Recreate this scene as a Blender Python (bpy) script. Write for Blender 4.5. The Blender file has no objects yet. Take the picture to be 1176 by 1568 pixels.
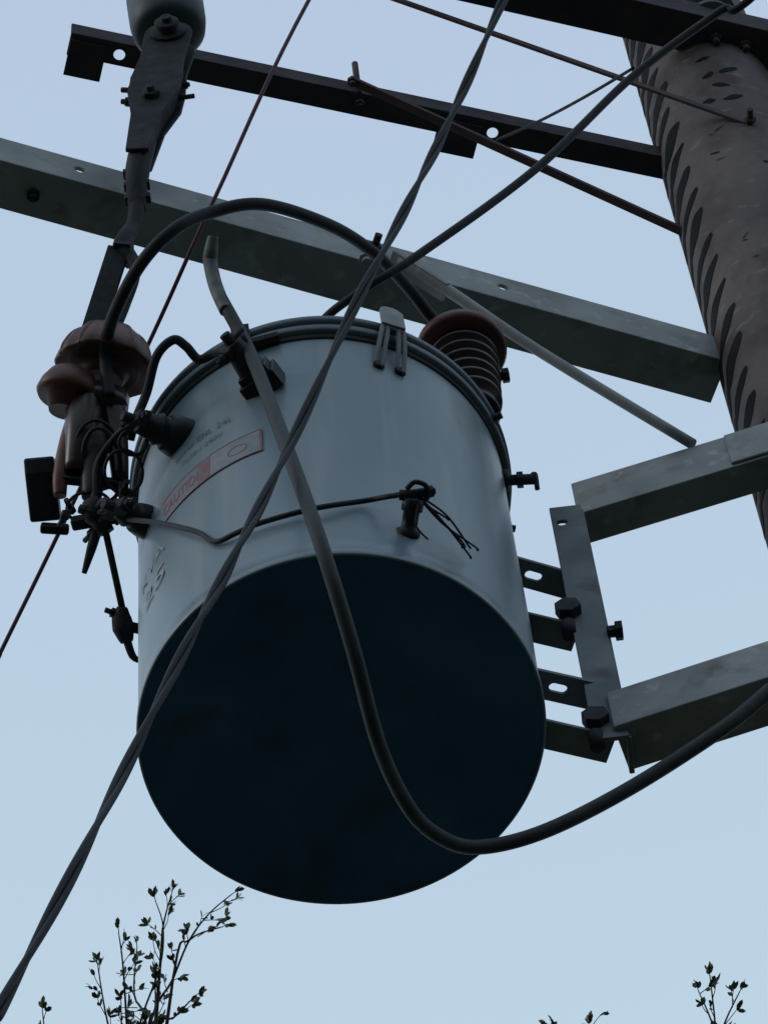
import bpy, bmesh, math, random
from mathutils import Vector, Matrix
V=Vector
random.seed(7)
scene=bpy.context.scene
scene.view_settings.view_transform='Standard'; scene.view_settings.look='None'; scene.view_settings.exposure=0

# ---------------------------------------------------------------- materials
def mat(name,c1,c2=None,scale=8,rough=.6,metal=0,bump=.15,bscale=60,stretch=(1,1,1),c3=None,t3=(.55,.7),s3=20,lo=.35,hi=.65,spec=.35,c4=None,t4=(.6,.7),s4=6,st4=(1,1,1)):
    m=bpy.data.materials.new(name); m.use_nodes=True; nt=m.node_tree; N=nt.nodes; L=nt.links
    b=N['Principled BSDF']; b.inputs['Roughness'].default_value=rough; b.inputs['Metallic'].default_value=metal
    b.inputs['Specular IOR Level'].default_value=spec
    tc=N.new('ShaderNodeTexCoord'); mp=N.new('ShaderNodeMapping'); mp.inputs['Scale'].default_value=stretch
    L.new(tc.outputs['Object'],mp.inputs['Vector'])
    def noise(s,d=6,src=None):
        n=N.new('ShaderNodeTexNoise'); n.inputs['Scale'].default_value=s; n.inputs['Detail'].default_value=d
        L.new((src or mp).outputs[0],n.inputs['Vector']); return n
    def ramp(src,a,bb,ca,cb):
        r=N.new('ShaderNodeValToRGB'); r.color_ramp.elements[0].position=a; r.color_ramp.elements[1].position=bb
        r.color_ramp.elements[0].color=(*ca,1); r.color_ramp.elements[1].color=(*cb,1); L.new(src,r.inputs[0]); return r
    c2=c2 or tuple(x*.75 for x in c1)
    n1=noise(scale); r1=ramp(n1.outputs['Fac'],lo,hi,c1,c2); col=r1.outputs[0]
    for c,t,s,st in ((c3,t3,s3,None),(c4,t4,s4,st4)):
        if not c: continue
        src=None
        if st: src=N.new('ShaderNodeMapping'); src.inputs['Scale'].default_value=st; L.new(tc.outputs['Object'],src.inputs['Vector'])
        n3=noise(s,8,src); r3=ramp(n3.outputs['Fac'],t[0],t[1],(0,0,0),(1,1,1))
        mx=N.new('ShaderNodeMixRGB'); L.new(r3.outputs[0],mx.inputs[0]); L.new(col,mx.inputs[1]); mx.inputs[2].default_value=(*c,1); col=mx.outputs[0]
    L.new(col,b.inputs['Base Color'])
    rr=N.new('ShaderNodeMapRange'); rr.inputs['To Min'].default_value=max(rough-.1,.1); rr.inputs['To Max'].default_value=min(rough+.12,1)
    L.new(n1.outputs['Fac'],rr.inputs['Value']); L.new(rr.outputs[0],b.inputs['Roughness'])
    if bump:
        nb=noise(bscale,5); bp=N.new('ShaderNodeBump'); bp.inputs['Strength'].default_value=bump; bp.inputs['Distance'].default_value=.004
        L.new(nb.outputs['Fac'],bp.inputs['Height']); L.new(bp.outputs[0],b.inputs['Normal'])
    return m
M_tank=mat('tank_paint',(.170,.232,.282),(.135,.192,.242),scale=5,rough=.34,bump=.10,bscale=9,stretch=(1,1,.35),c3=(.095,.125,.145),t3=(.58,.85),s3=9,c4=(.22,.262,.285),t4=(.54,.75),s4=14,st4=(1.6,1.6,.12),spec=.5)
M_tankdk=mat('tank_bottom_painted_shade',(.055,.13,.26),(.035,.095,.20),scale=7,rough=.85,bump=.2,c3=(.07,.08,.07),t3=(.55,.8),s3=10,spec=.1)  # darker navy than the tank sides: underside shade put into the colour
M_ring=mat('lid_ring_steel',(.10,.132,.165),(.07,.095,.12),rough=.5,bump=.1)
M_ringdk=mat('lid_gap_painted_shade',(.016,.02,.026),rough=.7)  # near-black colour for the dark gaps between lid rings, shade painted in
M_galv=mat('galvanised_steel',(.30,.315,.325),(.215,.23,.245),scale=9,rough=.62,metal=.1,bump=.2,c3=(.145,.135,.13),t3=(.55,.75),s3=14,c4=(.37,.38,.38),t4=(.6,.72),s4=30)
M_galvdk=mat('dull_galvanised_steel',(.17,.19,.215),(.115,.13,.15),scale=9,rough=.65,metal=.1,bump=.2,c3=(.09,.08,.08),t3=(.55,.75),s3=14)
M_rust=mat('rusted_steel',(.070,.058,.070),(.042,.043,.062),scale=14,rough=.8,bump=.35,c3=(.10,.062,.055),t3=(.55,.75),s3=25,spec=.2)
M_rustrod=mat('rusted_rod',(.10,.06,.065),(.07,.055,.065),scale=20,rough=.8,bump=.3,spec=.2)
M_pole=mat('weathered_pole',(.140,.120,.122),(.095,.088,.096),scale=5,rough=.9,bump=.8,bscale=40,stretch=(1,1,.6),c3=(.085,.060,.056),t3=(.48,.7),s3=10,spec=.15,c4=(.185,.168,.165),t4=(.60,.72),s4=24,st4=(1,1,1.5))
M_notch=mat('pole_slots_painted_dark',(.006,.008,.012),rough=.8,bump=.3,spec=.1)  # near-black surface patches; the darkness of open slots is painted on
M_rubber=mat('cable_rubber',(.014,.018,.026),(.024,.027,.035),scale=30,rough=.6,bump=.15,spec=.25)
M_rubber2=mat('weathered_cable',(.028,.035,.044),(.042,.048,.056),scale=30,rough=.6,bump=.25,spec=.25)
M_tip=mat('cable_tip_tape',(.15,.17,.18),(.085,.10,.11),scale=40,rough=.6)
M_purple=mat('maroon_wire',(.10,.02,.055),(.07,.02,.05),scale=30,rough=.5,bump=.1)
M_black=mat('black_plastic',(.009,.012,.018),(.015,.018,.024),scale=30,rough=.45,bump=.15,spec=.25)
M_brown=mat('brown_porcelain',(.135,.045,.040),(.075,.030,.03),scale=12,rough=.45,bump=.2,c3=(.06,.036,.04),t3=(.48,.7),s3=18)
M_browndk=mat('dark_brown_porcelain',(.030,.015,.018),(.018,.011,.015),scale=12,rough=.3,bump=.05)
M_grey=mat('grey_porcelain',(.060,.075,.088),(.042,.054,.066),scale=12,rough=.5,spec=.25)
M_castdk=mat('dark_cast_iron',(.030,.033,.042),(.019,.021,.028),scale=30,rough=.7,bump=.4,c3=(.055,.040,.038),t3=(.6,.75),s3=30,spec=.2)
M_red=mat('red_label_ink',(.22,.075,.10),(.14,.14,.17),scale=70,rough=.6,bump=0)
M_white=mat('faded_label',(.25,.25,.27),(.17,.21,.24),scale=40,rough=.6,bump=0)
M_pink=mat('faded_pink_label',(.22,.15,.18),(.15,.18,.22),scale=50,rough=.6,bump=0)
M_teal=mat('faded_stencil_ink',(.07,.13,.155),(.13,.185,.23),scale=60,rough=.6,bump=0)
M_stencil=mat('white_stencil_paint',(.32,.36,.37),(.17,.22,.26),scale=50,rough=.6,bump=0)
M_bark=mat('twig_bark',(.085,.075,.06),(.05,.045,.04),scale=30,rough=.9,bump=.3)
M_leaf=mat('leaf',(.065,.090,.055),(.095,.115,.07),scale=12,rough=.55,bump=0)
M_ground=mat('ground_soil_grass',(.050,.058,.040),(.072,.062,.052),scale=.25,rough=.95,bump=.3,bscale=6,c3=(.035,.052,.026),t3=(.45,.6),s3=1.2,spec=.1)

# ---------------------------------------------------------------- mesh builder
class MB:
    def __init__(s): s.bm=bmesh.new(); s.mats=[]; s.mi=0
    def m(s,material):
        if material not in s.mats: s.mats.append(material)
        s.mi=s.mats.index(material); return s
    def face(s,vs,smooth=False):
        try: f=s.bm.faces.new(vs)
        except ValueError: return
        f.material_index=s.mi; f.smooth=smooth
    def rings(s,rings,cap0=True,cap1=True,closed=True,smooth=True):
        R=[[s.bm.verts.new(p) for p in r] for r in rings]; n=len(R[0])
        for a,b in zip(R,R[1:]):
            for i in range(n if closed else n-1):
                j=(i+1)%n; s.face((a[i],a[j],b[j],b[i]),smooth)
        if cap0: s.face(R[0][::-1])
        if cap1: s.face(R[-1])
    def tube(s,pts,rad,seg=12,sub=8,smooth=True,spline=True):
        P=[V(p) for p in pts]; n=len(P)
        rr=rad if isinstance(rad,(list,tuple)) else [rad]*n
        Q=[];q=[]
        if spline and n>2:
            for i in range(n-1):
                p0=P[max(i-1,0)];p1=P[i];p2=P[i+1];p3=P[min(i+2,n-1)]
                for k in range(sub):
                    t=k/sub
                    Q.append(.5*((2*p1)+(p2-p0)*t+(2*p0-5*p1+4*p2-p3)*t*t+(3*p1-p0-3*p2+p3)*t**3)); q.append(rr[i]*(1-t)+rr[i+1]*t)
            Q.append(P[-1]); q.append(rr[-1])
        else: Q=P;q=list(rr)
        s.rings(sweep(Q,q,seg)); return Q
    def lathe(s,p0,axis,prof,seg=32,flute=0,fn=0,smooth=True,cap0=True,cap1=True):
        p0=V(p0); a=V(axis).normalized(); x=a.orthogonal().normalized(); y=a.cross(x); rings=[]
        for it in prof:
            h,r=it[0],it[1]; fl=it[2] if len(it)>2 else 0
            rings.append([p0+a*h+(x*math.cos(t)+y*math.sin(t))*r*(1+fl*math.cos(fn*t)) for t in [2*math.pi*i/seg for i in range(seg)]])
        s.rings(rings,cap0,cap1,True,smooth)
    def cyl(s,a,b,r,seg=16,r2=None,smooth=True):
        a=V(a);b=V(b); s.lathe(a,b-a,[(0,r),((b-a).length,r if r2 is None else r2)],seg,smooth=smooth)
    def prism(s,a,b,sec,side,up=(0,0,1)):
        a=V(a);b=V(b);side=V(side).normalized();up=V(up).normalized()
        s.rings([[a+side*x+up*y for x,y in sec],[b+side*x+up*y for x,y in sec]],smooth=False)
    def box(s,a,b,w,h,side=None):
        a=V(a);b=V(b);d=(b-a).normalized(); up=V((0,0,1))
        if abs(d.z)>.95: up=V((0,1,0))
        sd=V(side).normalized() if side else d.cross(up).normalized(); u=sd.cross(d).normalized()
        s.prism(a,b,[(-w/2,-h/2),(w/2,-h/2),(w/2,h/2),(-w/2,h/2)],sd,u)
    def bolt(s,p,d,r=.011,l=.03,shank=True):
        p=V(p);d=V(d).normalized()
        s.lathe(p,d,[(0,r),(.010,r)],6,smooth=False)
        if shank: s.cyl(p,p+d*l,r*.55,10)
    def obj(s,name,parent=None,bevel=0,cutters=None):
        bmesh.ops.recalc_face_normals(s.bm,faces=s.bm.faces[:])
        me=bpy.data.meshes.new(name); s.bm.to_mesh(me); s.bm.free()
        for m in s.mats: me.materials.append(m)
        o=bpy.data.objects.new(name,me); scene.collection.objects.link(o)
        if parent: o.parent=parent
        if cutters:
            for c in cutters:
                md=o.modifiers.new('hole','BOOLEAN'); md.operation='DIFFERENCE'; md.solver='EXACT'; md.object=c
            bpy.context.view_layer.update()
            ev=o.evaluated_get(bpy.context.evaluated_depsgraph_get()); nm=bpy.data.meshes.new_from_object(ev)
            o.modifiers.clear(); o.data=nm
            for c in cutters: bpy.data.objects.remove(c)
        if bevel:
            md=o.modifiers.new('bevel','BEVEL'); md.width=bevel; md.segments=2; md.limit_method='ANGLE'; md.angle_limit=math.radians(50)
        return o
def sweep(Q,q,seg):
    out=[]; up=None
    for i,p in enumerate(Q):
        t=(Q[min(i+1,len(Q)-1)]-Q[max(i-1,0)]).normalized()
        if up is None: up=t.orthogonal().normalized()
        up=(up-t*up.dot(t)).normalized(); sd=t.cross(up)
        out.append([p+(up*math.cos(a)+sd*math.sin(a))*q[i] for a in [2*math.pi*k/seg for k in range(seg)]])
    return out
def empty(name,loc=(0,0,0)):
    o=bpy.data.objects.new(name,None); scene.collection.objects.link(o); o.empty_display_size=.1; return o
def cutter(a,b,r):
    c=MB(); c.cyl(a,b,r,24); return c.obj('cut')
def slotcut(mid,d,L,r):
    c=MB(); sec=[(L/2+r*math.cos(t),r*math.sin(t)) for t in [math.radians(-90+15*i) for i in range(13)]]+[(-L/2+r*math.cos(t),r*math.sin(t)) for t in [math.radians(90+15*i) for i in range(13)]]
    d=V(d).normalized(); c.prism(mid-V((0,0,.05)),mid+V((0,0,.05)),sec,d,V((-d.y,d.x,0))); return c.obj('cut')
def lsec(w,h,t): return [(0,0),(w,0),(w,t),(t,t),(t,h),(0,h)]

# ---------------------------------------------------------------- ground
g=MB().m(M_ground); n=40; S=2000
vs=[[g.bm.verts.new((-S+2*S*i/n,-S+2*S*j/n,0)) for j in range(n+1)] for i in range(n+1)]
for i in range(n):
    for j in range(n): g.face((vs[i][j],vs[i+1][j],vs[i+1][j+1],vs[i][j+1]))
g.obj('ground')

# ---------------------------------------------------------------- pole
PX,PY=.767,3.13
def prad(z): return .140+.0055*(8.5-z)
p=MB().m(M_pole)
p.lathe((PX,PY,-.3),(0,0,1),[(h,prad(h-.3)) for h in [0,1,2,3,4,5,6,7,8,9,10,10.6]]+[(10.62,.12)],96)
p.m(M_notch)
def slot(th,z,dth,dz,w,proud=.0015):
    n=10; A=[];B=[]; ph=random.uniform(0,6)
    for i in range(n+1):
        t=i/n; a=math.radians(th+dth*(t-.5)); zz=z+dz*(t-.5); r=prad(zz)+proud
        ww=w*(math.sin(math.pi*min(max(t,.03),.97))**.6)*(1+.22*math.sin(6*t+ph))
        A.append(V((PX+r*math.cos(a),PY+r*math.sin(a),zz-ww/2))); B.append(V((PX+r*math.cos(a),PY+r*math.sin(a),zz+ww/2)))
    p.rings([A,B],False,False,closed=False)
z=3.0
while z<9.9:
    slot(206+random.uniform(-2,2),z+random.uniform(-.008,.008),34+random.uniform(-4,4),.080+random.uniform(-.015,.015),.058+random.uniform(-.014,.014))
    slot(184+random.uniform(-3,3),z+.05,16,.05,.05)  # edge row also paints in the dark shading along the left side
    slot(24,z,26,.085,.05); z+=.108*random.uniform(.93,1.07)
for th,zz in ((262,8.93),(270,8.87),(280,8.95),(256,8.80),(276,8.80),(262,9.02)):
    slot(th,zz,random.uniform(10,18),random.uniform(-.01,.03),random.uniform(.012,.022))
for k in range(26):
    slot(random.uniform(235,300),random.uniform(6.4,8.7),random.uniform(4,10),random.uniform(-.01,.02),random.uniform(.003,.007))
p.obj('utility_pole')

# ---------------------------------------------------------------- crossarms
def line(a,b,x):
    a=V(a);b=V(b); return a+(b-a)*((x-a.x)/(b.x-a.x))
a0=(-.586,2.561,7.86); b0=(.628,3.100,7.86)
A=line(a0,b0,-1.6); B=line(a0,b0,.640); d=(B-A).normalized(); sd=V((-d.y,d.x,0))
m=MB().m(M_galv); m.prism(A,B,lsec(.088,.10,.008),sd)
cut=[cutter(V(q)-sd*.05,V(q)+sd*.04,.010) for q in ((-.456,2.619,7.915),(.256,2.935,7.915))]
o=m.obj('steel_crossarm',bevel=.002,cutters=cut)
m=MB().m(M_castdk); q=line(a0,b0,.035); m.bolt(q+V((0,0,.06))-sd*.001,-sd,.013,.03); m.bolt(line(a0,b0,-.52)+sd*.045-V((0,0,.001)),(0,0,-1),.012,.02); m.obj('crossarm_bolts',o)
a1=(-.497,2.698,8.80); b1=(.620,3.097,8.80)
A=V(a1);B=line(a1,b1,.66); d=(B-A).normalized(); sd=V((-d.y,d.x,0))
m=MB().m(M_rust); m.prism(A,B,lsec(.048,.052,.006),sd)
cut=[cutter(line(a1,b1,x)+sd*.026-V((0,0,.05)),line(a1,b1,x)+sd*.026+V((0,0,.05)),.0115) for x in (-.402,.309)]
o=m.obj('steel_crossarm.001',bevel=.0015,cutters=cut)
m=MB().m(M_rust)
q=line(a1,b1,-.495)+V((0,0,-.005)); m.box(q+sd*.05+V((0,0,.003)),q+d*.072+sd*.05+V((0,0,.003)),.075,.006)
q=line(a1,b1,.205)+V((0,0,-.004)); m.box(q+sd*.05,q+d*.085+sd*.05,.07,.006)
q=line(a1,b1,.045)+sd*.0; m.cyl(q+V((0,-.005,-.02)),q+V((0,-.022,.10)),.0065,10); m.bolt(q+V((0,0.02,-.008)),(0,0,-1),.011,.02)
m.obj('tabs_and_bolts',parent=o)
a2=(.287,2.843-.085,9.11); b2=(.890,3.067-.085,9.11)
A=line(a2,b2,-.45);B=line(a2,b2,1.9); d=(B-A).normalized(); sd=V((-d.y,d.x,0))
m=MB().m(M_rust); m.prism(A,B,lsec(.085,.075,.008),sd)
for x in (.80,.86,.30): m.bolt(line(a2,b2,x)+sd*.04+V((0,0,-.001)),(0,0,-1),.013,.03)
m.obj('steel_crossarm.002',bevel=.002)
m=MB().m(M_grey); c=line(a2,b2,.80)+sd*.04
m.lathe(c+V((0,0,.01)),(0,0,1),[(0,.02),(.05,.025),(.052,.055),(.08,.05),(.085,.035),(.11,.035),(.112,.06),(.14,.055),(.15,.03),(.20,.03),(.22,.015)],32)
m.obj('pin_insulator')

# ---------------------------------------------------------------- braces
def flatbar(name,a,b,w,t,mt,side=None):
    m=MB().m(mt); m.box(a,b,w,t,side); return m
m=flatbar('b',(-.10,2.76,9.28),(.797,2.995,8.66),.006,.018,M_rustrod); m.bolt((.797,2.99,8.66),(0,-1,-.2),.012,.03); m.obj('steel_brace_rod',bevel=.001)
m=flatbar('b',(.03,2.85,8.77),(.633,3.113,8.45),.016,.012,M_rustrod); m.bolt((.035,2.85,8.762),(0,0,-1),.011,.02); m.obj('steel_brace_rod.001',bevel=.001)
m=MB().m(M_galv)
m.tube([(.081,2.832,7.85),(.155,2.862,7.768),(.299,2.93,7.62),(.524,3.016,7.385)],[.013,.0105,.0095,.0095],14,4)
m.box((.065,2.83,7.858),(.15,2.865,7.77),.034,.010)
m.bolt((.02,2.825,7.858),(0,-.2,-1),.014,.03)
m.obj('diagonal_steel_brace')

# ---------------------------------------------------------------- mounting bracket
br=empty('transformer_mounting_bracket')
def larm(name,p0,p1,w,h):
    p0=V(p0);p1=V(p1); d=(p1-p0).normalized(); sd=V((-d.y,d.x,0))
    m=MB().m(M_galv); m.prism(p0,p1,lsec(w,h,.008),sd); return m.obj(name,br,bevel=.002)
larm('upper_arm',(.315,3.060,7.27),(1.02,2.913,7.27),.060,.110)
larm('lower_arm',(.300,3.034,6.55),(1.02,2.865,6.55),.082,.100)
m=MB().m(M_galv); m.box((.575,3.003,7.325),(.66,2.985,7.325),.006,.10); m.obj('pole_clamp_plate',br,bevel=.002)
m=MB().m(M_galvdk)
m.box((.296,3.046,6.535),(.296,3.046,7.27),.052,.008,side=(1,0,0))
m.box((.3215,3.078,6.535),(.3215,3.078,7.262),.008,.064,side=(1,0,0))
m.prism((0,3.0425,0),(0,3.0505,0),[(.271,7.25),(.271,7.255),(.312,7.380),(.325,7.380),(.325,7.25)],(1,0,0),(0,0,1))
m.obj('vertical_angle',br,bevel=.0015,cutters=[cutter((.286,3.0,7.215),(.286,3.1,7.215),.009)])
for i,(l,r,z) in enumerate([((.15,3.013),(.300,3.083),7.06),((.15,3.021),(.275,3.073),6.89),((.15,3.013),(.312,3.078),6.70),((.15,3.018),(.295,3.078),6.56)]):
    m=MB().m(M_galvdk); a=V((*l,z)); b=V((*r,z)); m.box(a,b,.048,.007)
    mid=a+(b-a)*.50; cs=[slotcut(mid,b-a,.014,.0075)] if i in(0,2) else None
    m.obj('clip_plate_%d'%(i+1),br,bevel=.001,cutters=cs)
m=MB().m(M_castdk)
for x,y,z in ((.268,3.052,6.915),(.277,3.055,6.585)):
    m.lathe((x,y-.028,z),(0,1,0),[(0,.021),(.02,.021),(.021,.015),(.06,.015)],6,smooth=False); m.lathe((x-.004,y-.01,z-.03),(0,.2,-1),[(0,.012),(.03,.012)],10)
m.lathe((.333,3.04,6.84),(1,0,0),[(-.012,.010),(.0,.010),(.001,.016),(.012,.016)],6,smooth=False)
m.obj('mounting_bolts',br)

# ---------------------------------------------------------------- transformer
TX,TY=-.099,2.984
tr=empty('pole_mounted_transformer')
m=MB().m(M_tank)
def dent(t,z): return .0007*math.sin(3*t+4*z)+.0005*math.sin(7*t-9*z)+.0004*math.sin(11*t+17*z)
zs=[6.557+i*(7.262-6.557)/24 for i in range(25)]
rings=[]
for zz,rr_ in [(6.538,.298),(6.537,.300),(6.540,.3018),(6.553,.3018)]+[(q,.2995) for q in zs]:
    k=0 if zz<6.56 or zz>7.25 else 1
    rings.append([V((TX+(rr_+k*dent(t,zz)*.6)*math.cos(t),TY+(rr_+k*dent(t,zz)*.6)*math.sin(t),zz)) for t in [2*math.pi*i/160 for i in range(160)]])
m.rings(rings,False,False)
o=m.obj('tank',tr)
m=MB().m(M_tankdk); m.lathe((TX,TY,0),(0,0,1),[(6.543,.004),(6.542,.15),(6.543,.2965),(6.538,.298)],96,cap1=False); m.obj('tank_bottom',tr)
m=MB().m(M_ringdk); m.lathe((TX,TY,0),(0,0,1),[(7.262,.2995),(7.263,.303),(7.276,.303)],160,cap0=False,cap1=False)
m.lathe((TX,TY,0),(0,0,1),[(7.296,.309),(7.302,.309)],160,cap0=False,cap1=False)
m.obj('lid_gap_bands',tr)  # solid dark bands standing in for the shaded gaps
m=MB().m(M_ring); m.lathe((TX,TY,0),(0,0,1),[(7.276,.303),(7.277,.3095),(7.280,.3115),(7.292,.3115),(7.296,.309)],160,cap0=False,cap1=False)
m.lathe((TX,TY,0),(0,0,1),[(7.302,.309),(7.304,.3145),(7.318,.3145),(7.324,.308),(7.345,.20),(7.35,.01)],160,cap0=False)
m.obj('lid',tr)
def cp(th,z,r=.300):
    a=math.radians(th); return V((TX+r*math.cos(a),TY+r*math.sin(a),z))
def patch(m,t0,t1,z0,z1,r,n=14):
    m.rings([[cp(t0+(t1-t0)*i/n,z0,r) for i in range(n+1)],[cp(t0+(t1-t0)*i/n,z1,r) for i in range(n+1)]],False,False,closed=False)
m=MB().m(M_pink); patch(m,-143,-121.5,6.908,6.980,.3012)
m.m(M_white); patch(m,-121.5,-104,6.908,6.980,.3012)
m.m(M_red)
for (a,b,c,dd) in ((-121.5,-104,6.977,6.980),(-121.5,-104,6.908,6.911),(-104.8,-104,6.911,6.977),(-126,-121.5,6.909,6.980),(-143,-126,6.976,6.980),(-143,-126,6.908,6.911)): patch(m,a,b,c,dd,.3016)
ring=[];ring2=[]
for i in range(25):
    t=2*math.pi*i/24; ring.append(cp(-112+3.4*math.cos(t),6.943+.014*math.sin(t),.3016)); ring2.append(cp(-112+2.9*math.cos(t),6.943+.0118*math.sin(t),.3016))
m.rings([ring[:-1],ring2[:-1]],False,False)
m.obj('warning_label',tr)
def textwrap(name,body,th0,z0,h,material,r=.3014,xs=1.0):
    cu=bpy.data.curves.new(name,'FONT'); cu.body=body; cu.size=h*1.35; cu.resolution_u=3
    o=bpy.data.objects.new(name,cu); scene.collection.objects.link(o); bpy.context.view_layer.update()
    me=bpy.data.meshes.new_from_object(o.evaluated_get(bpy.context.evaluated_depsgraph_get())); bpy.data.objects.remove(o)
    for v in me.vertices:
        th=math.radians(th0)+v.co.x*xs/.3; z=z0+v.co.y; v.co=V((TX+r*math.cos(th),TY+r*math.sin(th),z))
    me.materials.clear(); me.materials.append(material)
    o=bpy.data.objects.new(name,me); scene.collection.objects.link(o); o.parent=tr
textwrap('label_text','CAUTION',-142.5,6.928,.032,M_red,.3018,.50)
textwrap('stencil_rating','25',-157,6.745,.055,M_stencil,xs=1.1)
textwrap('stencil_unit','KVA',-160,6.830,.036,M_stencil,xs=1.0)
textwrap('stencil_line_1','60Hz OIL 24L',-136,7.056,.018,M_teal,xs=.85)
textwrap('stencil_line_2','7620 / 240V',-133,7.022,.015,M_teal,xs=.85)
# lifting lug
m=MB().m(M_galvdk)
for th,dx in ((-65.6,-1.6),(-60.6,.2)):
    m.m(M_galvdk)
    m.tube([cp(th-.9+dx,7.185,.303),cp(th-.9+dx*.6,7.225,.316),cp(th-.8,7.275,.324),cp(th,7.300,.327),cp(th+.8,7.275,.324),cp(th+1.0+dx*.6,7.225,.316),cp(th+1.0+dx,7.175,.303)],.0042,10,6)
    m.m(M_castdk); m.cyl(cp(th+dx,7.182,.299),cp(th+dx,7.182,.307),.008,10)
m.m(M_galv)
c=cp(-63.2,7.285,.327); t=V((math.cos(math.radians(26.5)),math.sin(math.radians(26.5)),0)); nrm=(cp(-63.5,0,1)-V((TX,TY,0))).normalized()
pr=[(-.020,0),(.020,0)]+[(.020*math.cos(math.pi*i/10),.055+.020*math.sin(math.pi*i/10)) for i in range(11)]
m.prism(c,c+nrm*.005,pr,t,V((nrm.x*-.05,nrm.y*-.05,1)))
m.obj('lifting_lug',tr,bevel=0)
# low voltage bushings
def lvb(name,base,head,big=1,square=False):
    base=V(base);head=V(head);d=(head-base).normalized();L=(head-base).length
    m=MB().m(M_black)
    if square:
        s0=V((d.y,-d.x,0)).normalized()
        m.box(base-d*.01,base+d*.022,.064,.052,side=s0); m.box(base+d*.02,base+d*.034,.052,.042,side=s0)
        m.lathe(base+d*.03,d,[(0,.024),(.02,.022),(L-.02,.017)],16)
    else:
        m.lathe(base-d*.02,d,[(0,.036*big),(.03,.034*big),(.045,.030*big),(.047,.024*big),(.055,.024*big),(.06,.028*big),(.066,.022*big),(L+.02,.018*big),(L+.022,.010)],20)
    m.m(M_castdk); s=d.orthogonal().normalized()
    m.box(head-s*.022,head+s*.024,.020,.022); m.lathe(head,d,[(0,.009),(.028,.009)],10)
    m.bolt(head+s*.024,s,.009,.018); m.bolt(head-s*.02,V((d.y,-d.x,.5)),.009,.03); m.bolt(head+d*.012,-s,.008,.032)
    return m.obj(name,tr,bevel=.002)
lvb('low_voltage_bushing_1',(-.163,2.691,7.127),(-.202,2.625,7.138),1,True)
lvb('low_voltage_bushing_2',(-.307,2.768,7.133),(-.368,2.725,7.121))
lvb('low_voltage_bushing_3',(-.370,2.856,7.028),(-.412,2.818,7.010),.8)
m=MB().m(M_black); b=V((.032,2.714,6.635)); h=V((.047,2.662,6.650)); d=(h-b).normalized()
m.lathe(b-d*.01,d,[(0,.018),(.013,.018),(.015,.012),(.04,.012),(.042,.016),(.060,.016),(.062,.010)],16)
m.m(M_castdk); m.lathe(h-V((.018,0,0)),(1,0,.1),[(0,.007),(.040,.007)],10); m.bolt(h+V((.018,0,.002)),(1,0,.2),.009,.013); m.bolt(h-V((.012,0,0)),(-1,-.2,0),.008,.012)
m.obj('ground_terminal',tr)
m=MB().m(M_castdk); b=cp(-3.9,7.235,.298); m.lathe(b,(1,.0,-.15),[(0,.018),(.008,.018),(.009,.009),(.05,.009)],14); m.bolt(b+V((.022,0,-.004)),(1,0,-.1),.014,.02)
m.tube([b+V((.046,0,-.005)),b+V((.048,0,.006)),b+V((.053,.0,.006)),b+V((.053,.012,-.02))],.0045,8,4)
m.obj('drain_terminal',tr)
m=MB().m(M_castdk)
for th,z in ((-20,7.29),(18,7.29)): b=cp(th,z,.302); m.bolt(b,b-V((TX,TY,z)),.011,.025)
m.lathe(cp(-105,7.265,.312),(1,-.1,.1),[(-.01,.010),(.045,.010)],6,smooth=False)
m.box(cp(-108,7.25,.305),cp(-108,7.33,.318),.03,.012)
m.obj('lid_clamp_bolts',tr)
# high voltage bushing
m=MB(); base=V((.163,2.890,7.33)); top=V((.160,2.876,7.60)); ax=top-base
m.m(M_browndk)
prof=[(0,.045),(.02,.045),(.025,.034)]
for i in range(6):
    h=.035+i*.029; r=.052+.0015*i; prof+=[(h,.032),(h+.004,r),(h+.010,r+.001),(h+.018,.033)]
prof+=[(.212,.032),(.218,.060)]
m.lathe(base,ax,prof,48)
m.m(M_brown); m.lathe(base,ax,[(.216,.052),(.214,.073),(.222,.0775),(.236,.076),(.244,.05),(.255,.03),(.265,.012)],48)
m.m(M_castdk); m.cyl(base+ax*.94,base+ax*1.04,.008,10); m.box(base+ax*.97+V((-.03,0,.0)),base+ax*.97+V((.03,.0,0)),.03,.02)
q=V((.222,2.900,7.488)); m.lathe(q,(1,0,.1),[(-.05,.008),(0,.008),(.001,.013),(.012,.013)],6,smooth=False); m.cyl(q-V((.01,0,.02)),q-V((.01,0,-.022)),.008,8)
m.obj('high_voltage_bushing',tr)

# ---------------------------------------------------------------- cutout / strain insulator assembly
fc=empty('fuse_cutout')
m=MB().m(M_grey)
p0=V((-.286,2.535,8.290)); u=V((-.05,-.25,.97)).normalized()
m.lathe(p0,u,[(0,.040),(.004,.058),(.014,.066),(.04,.0695),(.12,.070),(.125,.064),(.15,.064),(.155,.072),(.6,.072)],40)
m.m(M_castdk); m.lathe(p0-u*.03,u,[(0,.022),(.035,.024)],20)
m.obj('support_insulator',fc)
m=MB().m(M_castdk)
top=V((-.284,2.512,8.185)); bot=V((-.346,2.563,7.79)); ld=(top-bot).normalized(); Ln=(top-bot).length
fx=V((1,0,0)); fx=(fx-ld*fx.dot(ld)).normalized(); fn_=ld.cross(fx).normalized()
if fn_.y>0: fn_=-fn_
sec=[(-.020,0),(.020,0),(.027,Ln*.30),(.046,Ln*.48),(.046,Ln*.62),(.039,Ln*.8)]+[(.043*math.cos(math.pi*i/14),Ln+.043*math.sin(math.pi*i/14)) for i in range(15)]+[(-.039,Ln*.8),(-.046,Ln*.62),(-.044,Ln*.48),(-.028,Ln*.30)]
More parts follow.
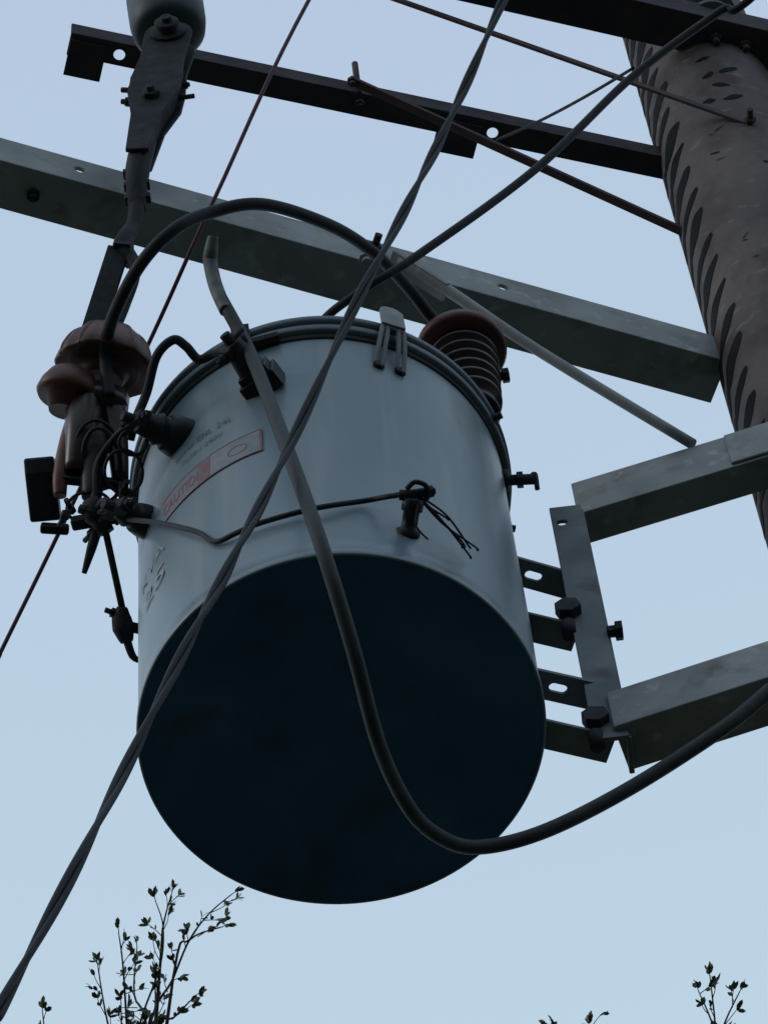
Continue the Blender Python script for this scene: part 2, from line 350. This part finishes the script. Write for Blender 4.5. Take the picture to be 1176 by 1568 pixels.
m.prism(bot+fn_*.024,bot+fn_*.016,sec,fx,ld); m.prism(bot-fn_*.016,bot-fn_*.024,sec,fx,ld)
sec2=[(x*.75,y*.97+.004) for x,y in sec]; m.prism(bot+fn_*.016,bot-fn_*.016,sec2,fx,ld)
m.lathe(top+fn_*.024,fn_,[(0,.032),(.006,.032),(.007,.018),(.012,.018),(.013,.022),(.024,.022),(.025,.010),(.034,.010)],20)
m.lathe(bot+ld*Ln*.45+fn_*.024,fn_,[(0,.016),(.010,.016),(.011,.008),(.02,.008)],6,smooth=False)
for k,(sx_,f_,l_) in enumerate(((-1,.60,.024),(1,.52,.028),(-1,.50,.018),(1,.63,.014),(-1,.70,.012))):
    m.bolt(bot+ld*Ln*f_+fx*sx_*.042,fx*sx_+ld*.2,.009-.001*(k%2),l_)
m.tube([bot+ld*.06,(-.350,2.575,7.76),(-.354,2.608,7.685)],[.022,.021,.015],12,4)
for k in range(3): m.box(V((-.352,2.575,7.765))+V((-.0,.012,-.028))*k-V((.022,0,0)),V((-.352,2.575,7.765))+V((0,.012,-.028))*k+V((.022,0,0)),.015,.015)
m.obj('clevis',fc,bevel=.0015)
m=MB().m(M_castdk)
m.tube([(-.352,2.600,7.70),(-.362,2.615,7.64),(-.380,2.622,7.575),(-.366,2.64,7.54)],[.014,.012,.017,.014],12,5)
m.box((-.392,2.622,7.575),(-.365,2.626,7.57),.03,.04)
m.prism((-.386,2.62,7.56),(-.436,2.680,7.38),[(-.018,-.004),(.018,-.004),(.018,.004),(-.018,.004)],(1,.3,0),(0,-1,.3))
m.tube([(-.37,2.63,7.55),(-.362,2.642,7.50),(-.38,2.668,7.45),(-.405,2.69,7.385)],[.010,.009,.009,.011],10,5)
m.obj('hanger_link',fc,bevel=.0012)
m=MB().m(M_brown)
A=V((-.414,2.708,7.384)); ax=V((-.020,.05,-.10)).normalized()
m.lathe(A,ax,[(-.03,.016),(-.022,.034),(-.008,.052,.01),(.012,.067,.015),(.035,.077,.018),(.052,.081,.018),(.058,.078,.015),(.050,.062),(.062,.054),(.052,.046),(.066,.038),(.077,.032)],96,fn=12)
x=ax.orthogonal().normalized(); y=ax.cross(x)
for k in range(11):
    a=2*math.pi*k/11+.2; e=x*math.cos(a)+y*math.sin(a)
    m.tube([A+ax*-.022+e*.030,A+ax*.003+e*.060,A+ax*.035+e*.0755,A+ax*.056+e*.077],.0042,8,4)
A2=V((-.478,2.728,7.285)); ax2=V((-.25,.5,-.8)).normalized()
m.lathe(A2,ax2,[(-.03,.02),(-.018,.038),(.0,.048),(.016,.052),(.024,.048),(.022,.034),(.05,.025)],40)
m.tube([(-.470,2.76,7.24),(-.487,2.78,7.19),(-.502,2.81,7.13),(-.505,2.83,7.10)],[.016,.014,.013,.010],14,4)
m.m(M_browndk)
m.tube([(-.455,2.750,7.26),(-.462,2.77,7.20),(-.478,2.81,7.13)],[.034,.030,.020],14,4)
m.tube([(-.418,2.755,7.28),(-.410,2.79,7.20),(-.409,2.829,7.118)],[.030,.018,.013],14,4)
m.lathe((-.430,2.755,7.285),(-.02,.05,-.10),[(0,.045),(.03,.045),(.035,.030),(.06,.028)],24)
m.obj('porcelain_insulator',fc)
m=MB().m(M_black)
m.tube([(-.452,2.765,7.23),(-.447,2.79,7.17),(-.455,2.83,7.08)],[.026,.024,.016],12,4)
m.prism((-.560,2.845,7.155),(-.512,2.848,7.158),[(-.020,-.048),(.018,-.048),(.022,.0),(.016,.052),(-.012,.055),(-.020,.03)],(0,.47,.88),(0,-.86,.5))
m.box((-.545,2.888,7.112),(-.50,2.895,7.108),.016,.016)
m.box((-.505,2.81,7.125),(-.405,2.83,7.115),.016,.018)
m.box((-.49,2.86,7.06),(-.41,2.85,7.05),.020,.020)
m.obj('fuse_holder',fc,bevel=.004)
m=MB().m(M_castdk)
m.lathe((-.447,2.847,7.051),(.3,.6,-.5),[(-.03,.012),(-.02,.020),(.0,.022),(.012,.014),(.03,.014)],14)
m.tube([(-.447,2.86,7.05),(-.462,2.89,7.03),(-.479,2.925,7.012)],[.009,.008,.004],10,4)
m.cyl((-.437,2.87,7.035),(-.425,2.985,6.98),.0055,10)
m.tube([(-.425,2.975,6.98),(-.428,2.99,6.973),(-.427,3.005,6.964),(-.424,3.025,6.955)],[.008,.016,.018,.010],12,4)
m.tube([(-.424,3.02,6.957),(-.418,3.045,6.945),(-.405,3.055,6.94)],[.007,.006,.003],8,4)
m.cyl((-.427,3.0,6.965),(-.400,3.01,6.965),.009,8); m.bolt((-.435,2.985,6.977),(-1,-.6,0),.008,.02)
for s_ in range(9):
    q=V((-.447,2.847,7.051))+V((random.uniform(-.05,.05),random.uniform(-.04,.03),random.uniform(-.02,.03)))
    m.bolt(q,V((random.uniform(-1,1),random.uniform(-1,1),random.uniform(-1,1))),.008,.028)
m.m(M_rubber)
def loopw(c,rx,ry,n=1.1,r=.0028,ph=0):
    c=V(c); m.tube([c+V((rx*math.cos(ph+t*2*math.pi*n/10),ry*math.sin(ph+t*2*math.pi*n/10)*.9,-ry*math.sin(ph+t*2*math.pi*n/10)*.45)) for t in range(11)],r,8,4)
loopw((-.44,2.79,7.15),.036,.055); loopw((-.435,2.80,7.13),.03,.06,ph=1,r=.0035); loopw((-.40,2.80,7.10),.03,.035,ph=2)
loopw((-.38,2.76,7.12),.022,.02,ph=2); loopw((-.46,2.84,7.07),.035,.025,ph=.5)
m.tube([(-.368,2.725,7.121),(-.40,2.75,7.14),(-.44,2.79,7.12),(-.45,2.83,7.06)],.006,8,5)
m.tube([(-.412,2.818,7.010),(-.43,2.81,7.03),(-.45,2.84,7.05)],.006,8,5)
m.obj('wire_terminals',fc)

# ---------------------------------------------------------------- cables
def cable(name,pts,rad,mt,seg=14,sub=10):
    m=MB().m(mt); m.tube(pts,rad,seg,sub); return m.obj(name)
tw=[(2.2,1.2,13.2),(.62,2.16,8.70),(.345,2.333,7.948),(.298,2.362,7.819),(.181,2.431,7.499),(.061,2.467,7.141),(-.006,2.490,6.958),(-.127,2.538,6.593),(-.218,2.533,6.256),(-.281,2.529,6.032),(-.350,2.538,5.800),(-.408,2.511,5.532),(-.492,2.511,5.248),(-.535,2.47,5.03),(-.85,2.1,2.8)]
m=MB().m(M_rubber)
tmp=MB(); Q=tmp.tube(tw,.001,3,40); tmp.bm.free()
R=[Q[0]]
for a,b in zip(Q,Q[1:]):
    L_=(b-a).length; n_=max(1,int(L_/.014))
    for i in range(1,n_+1): R.append(a+(b-a)*i/n_)
for ph in (0,math.pi):
    up=None; P=[]; s_=0
    for i,pnt in enumerate(R):
        t=(R[min(i+1,len(R)-1)]-R[max(i-1,0)]).normalized()
        if up is None: up=t.orthogonal().normalized()
        up=(up-t*up.dot(t)).normalized(); sd_=t.cross(up)
        if i: s_+=(R[i]-R[i-1]).length
        a=ph+s_*2*math.pi/.50+.5*math.sin(s_*5)
        P.append(pnt+(up*math.cos(a)+sd_*math.sin(a))*.0042)
    m.rings(sweep(P,[.0045]*len(P),10))
m.obj('twisted_power_cable')
m=MB().m(M_rubber2)
gp=[(-.222,2.541,7.384),(-.231,2.576,7.366),(-.222,2.602,7.295),(-.177,2.630,7.110),(-.129,2.583,6.682),(-.092,2.563,6.353),(-.064,2.668,6.240),(-.044,2.815,6.219),(-.014,2.905,6.194),(.022,2.961,6.198),(.075,2.998,6.213),(.169,2.999,6.234),(.297,2.986,6.298),(.439,2.953,6.372),(.520,2.937,6.438),(.612,2.908,6.509),(.9,2.8,6.75)]
m.tube(gp[2:],.0108,14,12)
m.m(M_tip); m.tube([gp[0],(-.228,2.560,7.372),gp[1],(-.228,2.592,7.33),gp[2],(-.212,2.612,7.25)],[.0085,.0112,.0118,.0115,.0115,.0110],14,8)
m.obj('service_cable')
cable('power_cable',[(1.5,2.1,8.6),(.808,2.514,8.191),(.696,2.563,8.165),(.525,2.609,8.027),(.325,2.657,7.776),(.105,2.683,7.535),(.013,2.701,7.469),(-.068,2.759,7.475),(-.095,2.826,7.46),(-.10,2.87,7.35)],.0075,M_rubber)
cable('tie_wire',[(.530,2.616,8.080),(.45,2.735,8.26),(.375,2.856,8.463),(.30,2.95,8.62)],.003,M_castdk)
cable('maroon_wire',[(.5,2.05,9.0),(.010,2.353,8.050),(-.217,2.563,7.599),(-.343,2.731,7.453),(-.531,2.980,7.264),(-.639,3.094,7.090),(-.745,3.206,6.92),(-1.7,4.2,5.4)],.0036,M_purple)
cable('jumper_cable',[(-.415,2.735,7.24),(-.415,2.685,7.310),(-.391,2.613,7.289),(-.338,2.528,7.278),(-.280,2.485,7.300),(-.222,2.487,7.356),(-.139,2.503,7.404),(-.039,2.582,7.476),(.030,2.670,7.542),(.084,2.771,7.602),(.118,2.835,7.612),(.15,2.870,7.60)],.0105,M_rubber)
cable('lead_wire',[(-.385,2.76,7.13),(-.372,2.735,7.15),(-.351,2.706,7.183),(-.329,2.658,7.209),(-.300,2.638,7.220),(-.281,2.649,7.214),(-.263,2.669,7.203),(-.235,2.655,7.19),(-.205,2.63,7.145)],.0075,M_rubber)
m=MB().m(M_rubber)
m.tube([(.047,2.662,6.655),(.01,2.672,6.672),(-.0246,2.684,6.690),(-.101,2.672,6.661),(-.1796,2.685,6.661),(-.218,2.699,6.664),(-.251,2.718,6.680),(-.275,2.730,6.735),(-.302,2.745,6.786),(-.35,2.79,6.90),(-.398,2.833,7.002)],.0042,10,10)
h=V((.049,2.662,6.650))
for k in range(6):
    e=V((.126,2.752,6.632))+V((random.uniform(-.020,.010),random.uniform(-.018,.018),random.uniform(-.008,.008)))
    if k==5: e=V((.088,2.70,6.640))
    mid=(h+e)/2+V((random.uniform(-.010,.006),random.uniform(-.018,.004),random.uniform(-.006,.006)))
    m.tube([h,mid,e,e+V((random.uniform(-.004,.006),.006,0))],.0016,6,6)
m.tube([h,h+V((.0,.01,-.02)),h+V((-.005,.03,-.04)),h+V((.01,.05,-.05))],.0015,6,6)
m.tube([h+V((-.012,-.01,.0)),h+V((.0,-.02,.0)),h+V((.016,-.012,.0)),h+V((.016,.008,.0)),h+V((0,.012,0)),h+V((-.014,.004,0))],.004,8,5)
m.obj('ground_wire')

# ---------------------------------------------------------------- trees
def leaf(m,p,d,L,w):
    d=d.normalized(); s=d.cross(V((random.uniform(-1,1),random.uniform(-1,1),random.uniform(-1,1)))).normalized()
    n=d.cross(s); pts=[p,p+d*L*.3+s*w*.42+n*L*.04,p+d*L*.7+s*w*.45+n*L*.05,p+d*L,p+d*L*.7-s*w*.45+n*L*.05,p+d*L*.3-s*w*.42+n*L*.04]
    m.m(M_leaf); m.face([m.bm.verts.new(q) for q in pts])
def rnd(s=1): return V((random.uniform(-s,s),random.uniform(-s,s),random.uniform(-s,s)))
def sprig(m,p,d,L,nl=4,r=.0016,ls=.028):
    d=d.normalized(); e=p+d*L; mid=p+d*L*.5+rnd(L*.08)
    m.m(M_bark); m.tube([p,mid,e],[r,r*.8,r*.6],5,3)
    for i in range(nl): leaf(m,e-d*random.uniform(0,.012),d+rnd(.75),ls*random.uniform(.6,1.15),ls*.5*random.uniform(.7,1.1))
    for i in range(random.randint(0,2)): leaf(m,mid,d+rnd(.9),ls*random.uniform(.5,.9),ls*.42)
def tree(name,base,top,twigs,crown,nrand,topz=1.30):
    m=MB().m(M_bark)
    b=V(base);t=V(top)
    m.tube([b,b+(t-b)*.3+V((.06,.05,0)),b+(t-b)*.65+V((-.05,.04,0)),t],[.11,.085,.055,.018],12,6)
    for tw_ in twigs:
        pts=[V(x) for x in tw_]; n_=len(pts)
        m.m(M_bark); m.tube([t]+pts,[.012]+[.0042-.0026*i/(n_-1) for i in range(n_)],6,5)
        for i in range(1,n_):
            a,c=pts[i-1],pts[i]; seg=(c-a); k_=max(1,int(seg.length/.040))
            for k in range(k_):
                q=a+seg*(k+random.random())/k_
                sprig(m,q,seg.normalized()+rnd(.75),random.uniform(.03,.08),random.randint(3,5))
        sprig(m,pts[-1],(pts[-1]-pts[-2]).normalized()+rnd(.2),.02,5)
    cx=V(crown[0]); rr=crown[1]
    for i in range(nrand):
        s0=b+(t-b)*random.uniform(.45,.97)
        while True:
            q=rnd(1)
            if q.length<1: break
        e=cx+V((q.x*rr[0],q.y*rr[1],q.z*rr[2]))
        if (e.z-1.45)/e.y>topz: continue
        mid=(s0+e)/2+rnd(.15)+V((0,0,-.05))
        m.m(M_bark); m.tube([s0,mid,e],[.014,.008,.003],6,4)
        for k in range(16):
            pnt=mid.lerp(e,random.random())+rnd(.05)
            if (pnt.z-1.4)/pnt.y>topz+.02: continue
            sprig(m,pnt,rnd(1)+V((0,0,.5)),random.uniform(.05,.12),5,ls=.035)
    return m.obj(name)
J1=(-.9,6.565,10.568);J2=(-.833,6.409,10.651)
tree('tree',(-1.0,8.2,0),(-.93,6.9,10.2),[
 [J2,(-.845,6.355,10.679),(-.771,6.22,10.751),(-.750,6.124,10.802),(-.763,6.057,10.837)],
 [(-.771,6.22,10.751),(-.750,6.124,10.802),(-.718,6.049,10.842)],
 [J2,(-.746,6.312,10.815),(-.687,6.22,10.864),(-.623,6.16,10.896),(-.553,6.118,10.918)],
 [(-.746,6.312,10.815),(-.687,6.22,10.864),(-.591,6.197,10.877)],
 [J1,(-.927,6.288,10.601),(-.936,6.145,10.677)],
 [J1,(-.868,6.185,10.657),(-.868,6.072,10.717)],
 [J2,(-.86,6.34,10.80),(-.844,6.277,10.947)],
 [J2,(-.75,6.35,10.68),(-.681,6.302,10.707)],
 [J1,(-.90,6.40,10.60),(-.885,6.25,10.64)],
 [J2,(-.80,6.33,10.70),(-.79,6.25,10.74)],
 [(-1.10,6.62,10.45),(-1.11,6.40,10.62),(-1.114,6.299,10.709)]],
 ((-1.0,8.0,8.2),(1.9,1.7,2.3)),60)
tree('tree.001',(.95,8.4,0),(.80,7.0,10.05),[
 [(.75,6.652,10.521),(.758,6.519,10.592),(.759,6.404,10.653)],
 [(.75,6.652,10.521),(.752,6.53,10.58),(.723,6.437,10.635)],
 [(.75,6.652,10.521),(.775,6.54,10.58),(.836,6.449,10.629)],
 [(.36,6.72,10.42),(.34,6.58,10.52),(.313,6.484,10.601)],
 [(.36,6.72,10.42),(.38,6.58,10.52),(.405,6.487,10.60)]],
 ((1.1,8.2,8.0),(1.8,1.6,2.2)),60)

# ---------------------------------------------------------------- camera
el=math.radians(62); ro=math.radians(6.6)
F=V((0,math.cos(el),math.sin(el))); U0=V((0,-math.sin(el),math.cos(el))); R0=V((1,0,0))
U=U0*math.cos(ro)+R0*math.sin(ro); R_=R0*math.cos(ro)-U0*math.sin(ro)
cam=bpy.data.cameras.new("Camera"); co=bpy.data.objects.new("Camera",cam); scene.collection.objects.link(co)
cam.sensor_fit='HORIZONTAL'; cam.sensor_width=36; cam.lens=36*6000/1176; cam.clip_start=.1; cam.clip_end=6000
Mx=Matrix((R_,U,-F)).transposed().to_4x4(); Mx.translation=(0,0,1.6); co.matrix_world=Mx
scene.camera=co

# ---------------------------------------------------------------- light
w=bpy.data.worlds.new("World"); scene.world=w; w.use_nodes=True; nt=w.node_tree; N=nt.nodes; L=nt.links
bg=N['Background']; bg.inputs[1].default_value=.1
sky=N.new('ShaderNodeTexSky'); sky.sky_type='NISHITA'; sky.sun_disc=False
SE,SA=math.radians(24),math.radians(250)
sky.sun_elevation=SE; sky.sun_rotation=SA; sky.dust_density=4; sky.air_density=1.2; sky.ozone_density=2
tc=N.new('ShaderNodeTexCoord'); sx=N.new('ShaderNodeSeparateXYZ'); L.new(tc.outputs['Generated'],sx.inputs[0])
rp=N.new('ShaderNodeValToRGB'); L.new(sx.outputs['Z'],rp.inputs[0])
E=rp.color_ramp.elements; E[0].position=0; E[0].color=(.51,.62,.71,1); E[1].position=.96; E[1].color=(.51,.63,.82,1)
x=E.new(.80); x.color=(.57,.735,.86,1)
sc=N.new('ShaderNodeVectorMath'); sc.operation='SCALE'; sc.inputs['Scale'].default_value=10; L.new(rp.outputs[0],sc.inputs[0])
mx=N.new('ShaderNodeMixRGB'); mx.inputs[0].default_value=.12; L.new(sc.outputs[0],mx.inputs[1]); L.new(sky.outputs[0],mx.inputs[2]); L.new(mx.outputs[0],bg.inputs[0])
sl=bpy.data.lights.new('sun','SUN'); sl.energy=.5; sl.angle=math.radians(15); sl.color=(1,.96,.9)
so=bpy.data.objects.new('sun',sl); scene.collection.objects.link(so)
sd=V((math.sin(SA)*math.cos(SE),math.cos(SA)*math.cos(SE),math.sin(SE)))
so.rotation_euler=sd.to_track_quat('Z','Y').to_euler(); so.location=(-5,-5,12)
